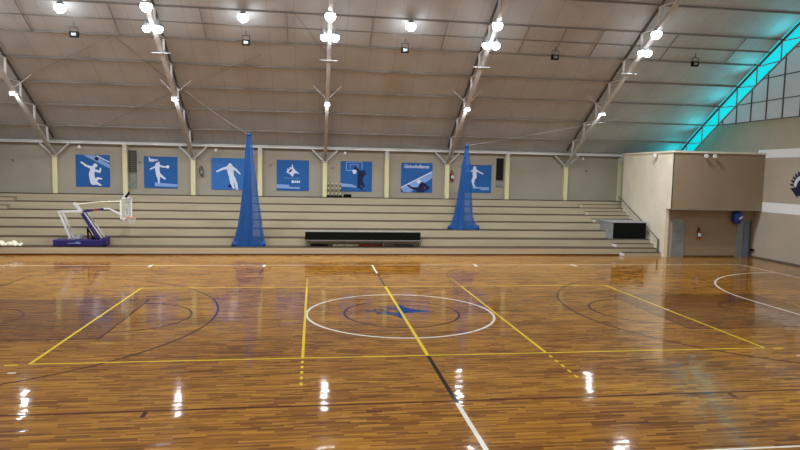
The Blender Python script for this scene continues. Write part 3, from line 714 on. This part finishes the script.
for y in (Y0, Y1):
    MB().bar((-14.22, y, 2.06), (-13.50, y, .80), .11, .10, up=(0, 1, 0)).build('main_post', 'navy', ho)
    MB().bar((-14.10, y+.01, 2.10), (-13.32, y+.01, .84), .05, up=(0, 1, 0)).build('parallel_post', 'arm_white', ho)
    MB().bar((-15.28, y, 2.12), (-14.80, y, .80), .09, .08, up=(0, 1, 0)).build('rear_post', 'arm_white', ho)
    MB().bar((-15.34, y, 2.13), (-14.2, y, 2.17), .10, .09, up=(0, 1, 0)).build('rear_arm', 'arm_white', ho)
MB().bar((-14.25, 13.94, 2.14), (-13.25, 13.94, 2.28), .10, up=(0, 1, 0)).build('spring_unit', 'navy', ho)
MB().bar((-13.75, 13.885, 2.21), (-13.45, 13.885, 2.25), .06, up=(0, 1, 0)).build('red_band', 'red', ho, label='red band on the spring unit')
MB().tube([(-13.28, 13.94, 2.28), (-13.0, 13.94, 2.29), (-12.75, 13.94, 2.15), (-12.25, 13.94, 1.86)], .05, 10).build('lower_arm', 'arm_white', ho)
MB().bar((-14.65, 13.94, 2.58), (-14.28, 13.94, 2.10), .12, up=(0, 1, 0)).build('upright_stub', 'arm_white', ho)
MB().tube([(-14.5, 13.94, 2.50), (-13.45, 13.94, 2.63), (-12.2, 13.94, 2.68)], .025, 8).build('upper_arm', 'ivory', ho)
MB().bar((-14.75, 13.75, .78), (-14.30, 14.1, .92), .12).bar((-15.0, 13.9, .74), (-14.4, 13.9, .84), .12).build('counterweight', 'grey_metal', ho)
MB().bar((-14.02, 13.94, .74), (-14.05, 13.94, 1.32), .07).bar((-14.05, 13.94, 1.3), (-13.75, 13.94, .76), .06).bar((-13.9, 13.9, .74), (-13.5, 13.9, .80), .14).build('hydraulic_ram', 'black', ho)
bb = MB().box(-12.19, -12.16, 13.05, 14.83, 1.80, 2.84).build('backboard', 'acrylic', ho)
m = MB()
for (y0, y1, zz0, zz1) in ((13.03, 14.85, 1.78, 1.84), (13.03, 14.85, 2.80, 2.86), (13.03, 13.09, 1.78, 2.86), (14.79, 14.85, 1.78, 2.86)): m.box(-12.21, -12.14, y0, y1, zz0, zz1)
m.build('board_frame', 'white_paint', bb)
m = MB()
for (y0, y1, zz0, zz1) in ((13.65, 14.24, 1.95, 1.99), (13.65, 14.24, 2.36, 2.40), (13.65, 13.69, 1.95, 2.40), (14.20, 14.24, 1.95, 2.40)): m.box(-12.16, -12.15, y0, y1, zz0, zz1)
m.build('target_square', 'white_paint', bb)
MB().box(-12.32, -12.21, 13.78, 14.10, 1.66, 1.92).build('mounting_box', 'arm_white', ho); MB().box(-12.34, -12.30, 13.84, 14.04, 1.64, 1.96).build('hinge_plate', 'black', ho)
m = MB(); n = 24
for k in range(n):
    t0, t1 = 2*PI*k/n, 2*PI*(k+1)/n
    m.bar((-11.93+.20*math.cos(t0), 13.94+.20*math.sin(t0), 1.86), (-11.93+.20*math.cos(t1), 13.94+.20*math.sin(t1), 1.86), .03, n=6)
m.box(-12.15, -12.12, 13.86, 14.02, 1.80, 1.90)
rm = m.build('rim', 'orange', ho)
m = MB()
for k in range(12):
    t = 2*PI*k/12
    for s in (-1, 1):
        m.tube([(-11.93+q*math.cos(t+s*j*.26), 13.94+q*math.sin(t+s*j*.26), 1.85-.10*j) for j, q in enumerate((.225, .19, .15, .13))], .006, 4)
m.build('hoop_net', 'net_white', rm)
MB().bar((-12.20, 13.94, 2.86), (-12.02, 13.94, 3.14), .09, up=(0, 1, 0)).build('shot_clock_mount', 'black', ho)
MB().bar((-12.32, 13.90, 2.86), (-12.14, 13.90, 3.14), .05, up=(0, 1, 0)).build('top_stay', 'arm_white', ho)

# crumpled pale cloth on the first tier at the far left
m = MB(); random.seed(11); n = 26
for k in range(n):
    x = -18.6+1.5*k/n; rr = random.uniform(.08, .15)*(1 if x < -17.4 else .6)
    m.lathe([(.01, 0), (rr*1.2, .01), (rr*1.1, rr*.9), (rr*.6, rr*1.5), (.01, rr*1.7)], (x, 13.85+random.uniform(-.12, .2), TH), 9)
tag(at_origin(m.build('crumpled_cloth', 'ivory', smooth=True), (-17.9, 13.9, TH)), 'pale crumpled heap of cloth on the first tier at the far left', 'cloth')

# ---------------------------------------------------------------- lamps
def highbay(x, y, z, drop, label, group='lit high bay lamps', R=.24):
    b = empty('high_bay_lamp', (x, y, z), label, 'lamp', group)
    MB().bar((x, y, z+.34), (x, y, z+drop), .035, n=8).build('hanger', 'steel_light', b)
    MB().lathe([(.07, .36), (.09, .34), (.10, .24), (.13, .18), (R*.7, R*.55), (R*.92, R*.35)], (x, y, z), 24).build('reflector', 'grey_metal', b, smooth=True)
    MB().lathe([(.02, -R), (R*.5, -R*.87), (R*.87, -R*.5), (R, 0), (R*.9, R*.35)], (x, y, z), 24).build('diffuser', 'lamp_glass', b, smooth=True)
    area('lamp_light', (x, y, z-R-.02), .3, LAMP, (.93, .97, 1), shape='DISK', spread=math.radians(150)); return b
where = {-9.84: 'on the truss left of the left net', -2.1: 'on the truss above the bench', 5.5: 'on the truss left of the right net', 13.3: 'on the truss left of the booth', -17.5: 'on the leftmost truss'}
for x in (-9.84, -2.1, 5.5, 13.3, -17.5):
    g = .16 if x == 13.3 else .24
    highbay(x-g, 10.1, 10.5, .45, 'lit lamp, left of the low pair ' + where[x], R=.18)
    highbay(x+g, 10.1, 10.5, .45, 'lit lamp, right of the low pair ' + where[x], R=.2)
    highbay(x, 9.1, 11.2, .3, 'lit single lamp above the pair ' + where[x])
for x, l in ((-13.67, 'lit lamp between the two leftmost trusses'), (-5.97, 'lit lamp in the bay above the left net'), (1.66, 'lit lamp in the bay right of the bench')):
    highbay(x, 10.2, 11.22, zr(10.2)-11.22-.1, l)
for x in (-17.5, -9.84, -2.1, 5.5, 13.3):      # unseen lamps over the near half, standing in for light from there
    highbay(x, -10.1, 10.5, 1.3, 'unseen lit lamp over the near half, ' + where[x])
    highbay(x+3.8, -2.5, 14.8, zr(2.5)-14.8-.1, 'unseen lit lamp near the ridge, ' + where[x])
for x, l in ((-13.63, 'unlit square floodlight between the two leftmost trusses'), (-5.99, 'unlit square floodlight above the left net'), (1.61, 'unlit square floodlight right of the bench'), (9.30, 'unlit square floodlight in the bay above the right blank wall'), (16.98, 'unlit square floodlight nearest the cyan strip')):
    y, z = 11.6, 10.38
    b = empty('floodlight', (x, y, z), l, 'floodlight', 'unlit square floodlights')
    box('housing', 'black', (x-.19, x+.19, y-.06, y+.10, z-.13, z+.13), b, bevel=.02)
    box('lens', 'grey_metal', (x-.10, x+.10, y-.075, y-.06, z-.06, z+.06), b)
    MB().bar((x-.17, y, z+.1), (x-.17, y, z+.32), .03).bar((x+.17, y, z+.1), (x+.17, y, z+.32), .03).bar((x-.17, y, z+.32), (x+.17, y, z+.32), .03).bar((x, y, z+.32), (x, y, zr(y)-.02), .03).build('yoke', 'steel_dark', b)
for x in TX[:5]:
    y = 14.4; z = zr(y)-1.26
    b = empty('truss_spotlight', (x, y, z), 'small white lit spotlight under the lower chord ' + where[x], 'spotlight', 'white spotlights on the truss chords')
    MB().prism([(y-.16, z-.04), (y+.10, z-.06), (y+.12, z+.06), (y-.14, z+.08)], 0, x-.15, x+.15).build('housing', 'white_paint', b)
    MB().box(x-.13, x+.13, y-.12, y+.10, z-.09, z-.055).build('lens', 'lamp_glass', b)
    area('spot_light', (x, y, z-.11), .25, 90, (.95, .98, 1), shape='SQUARE')
for x in TX[:5]:
    y = 11.6; z = zr(y)-1.22
    o = MB().bar((x-.42, y, z), (x+.42, y, z), .035).build('lamp_crossbar', 'grey_metal'); at_origin(o, (x, y, z))
    tag(o, 'short pale crossbar under the chord ' + where[x], 'bar', 'short crossbars under the truss chords')
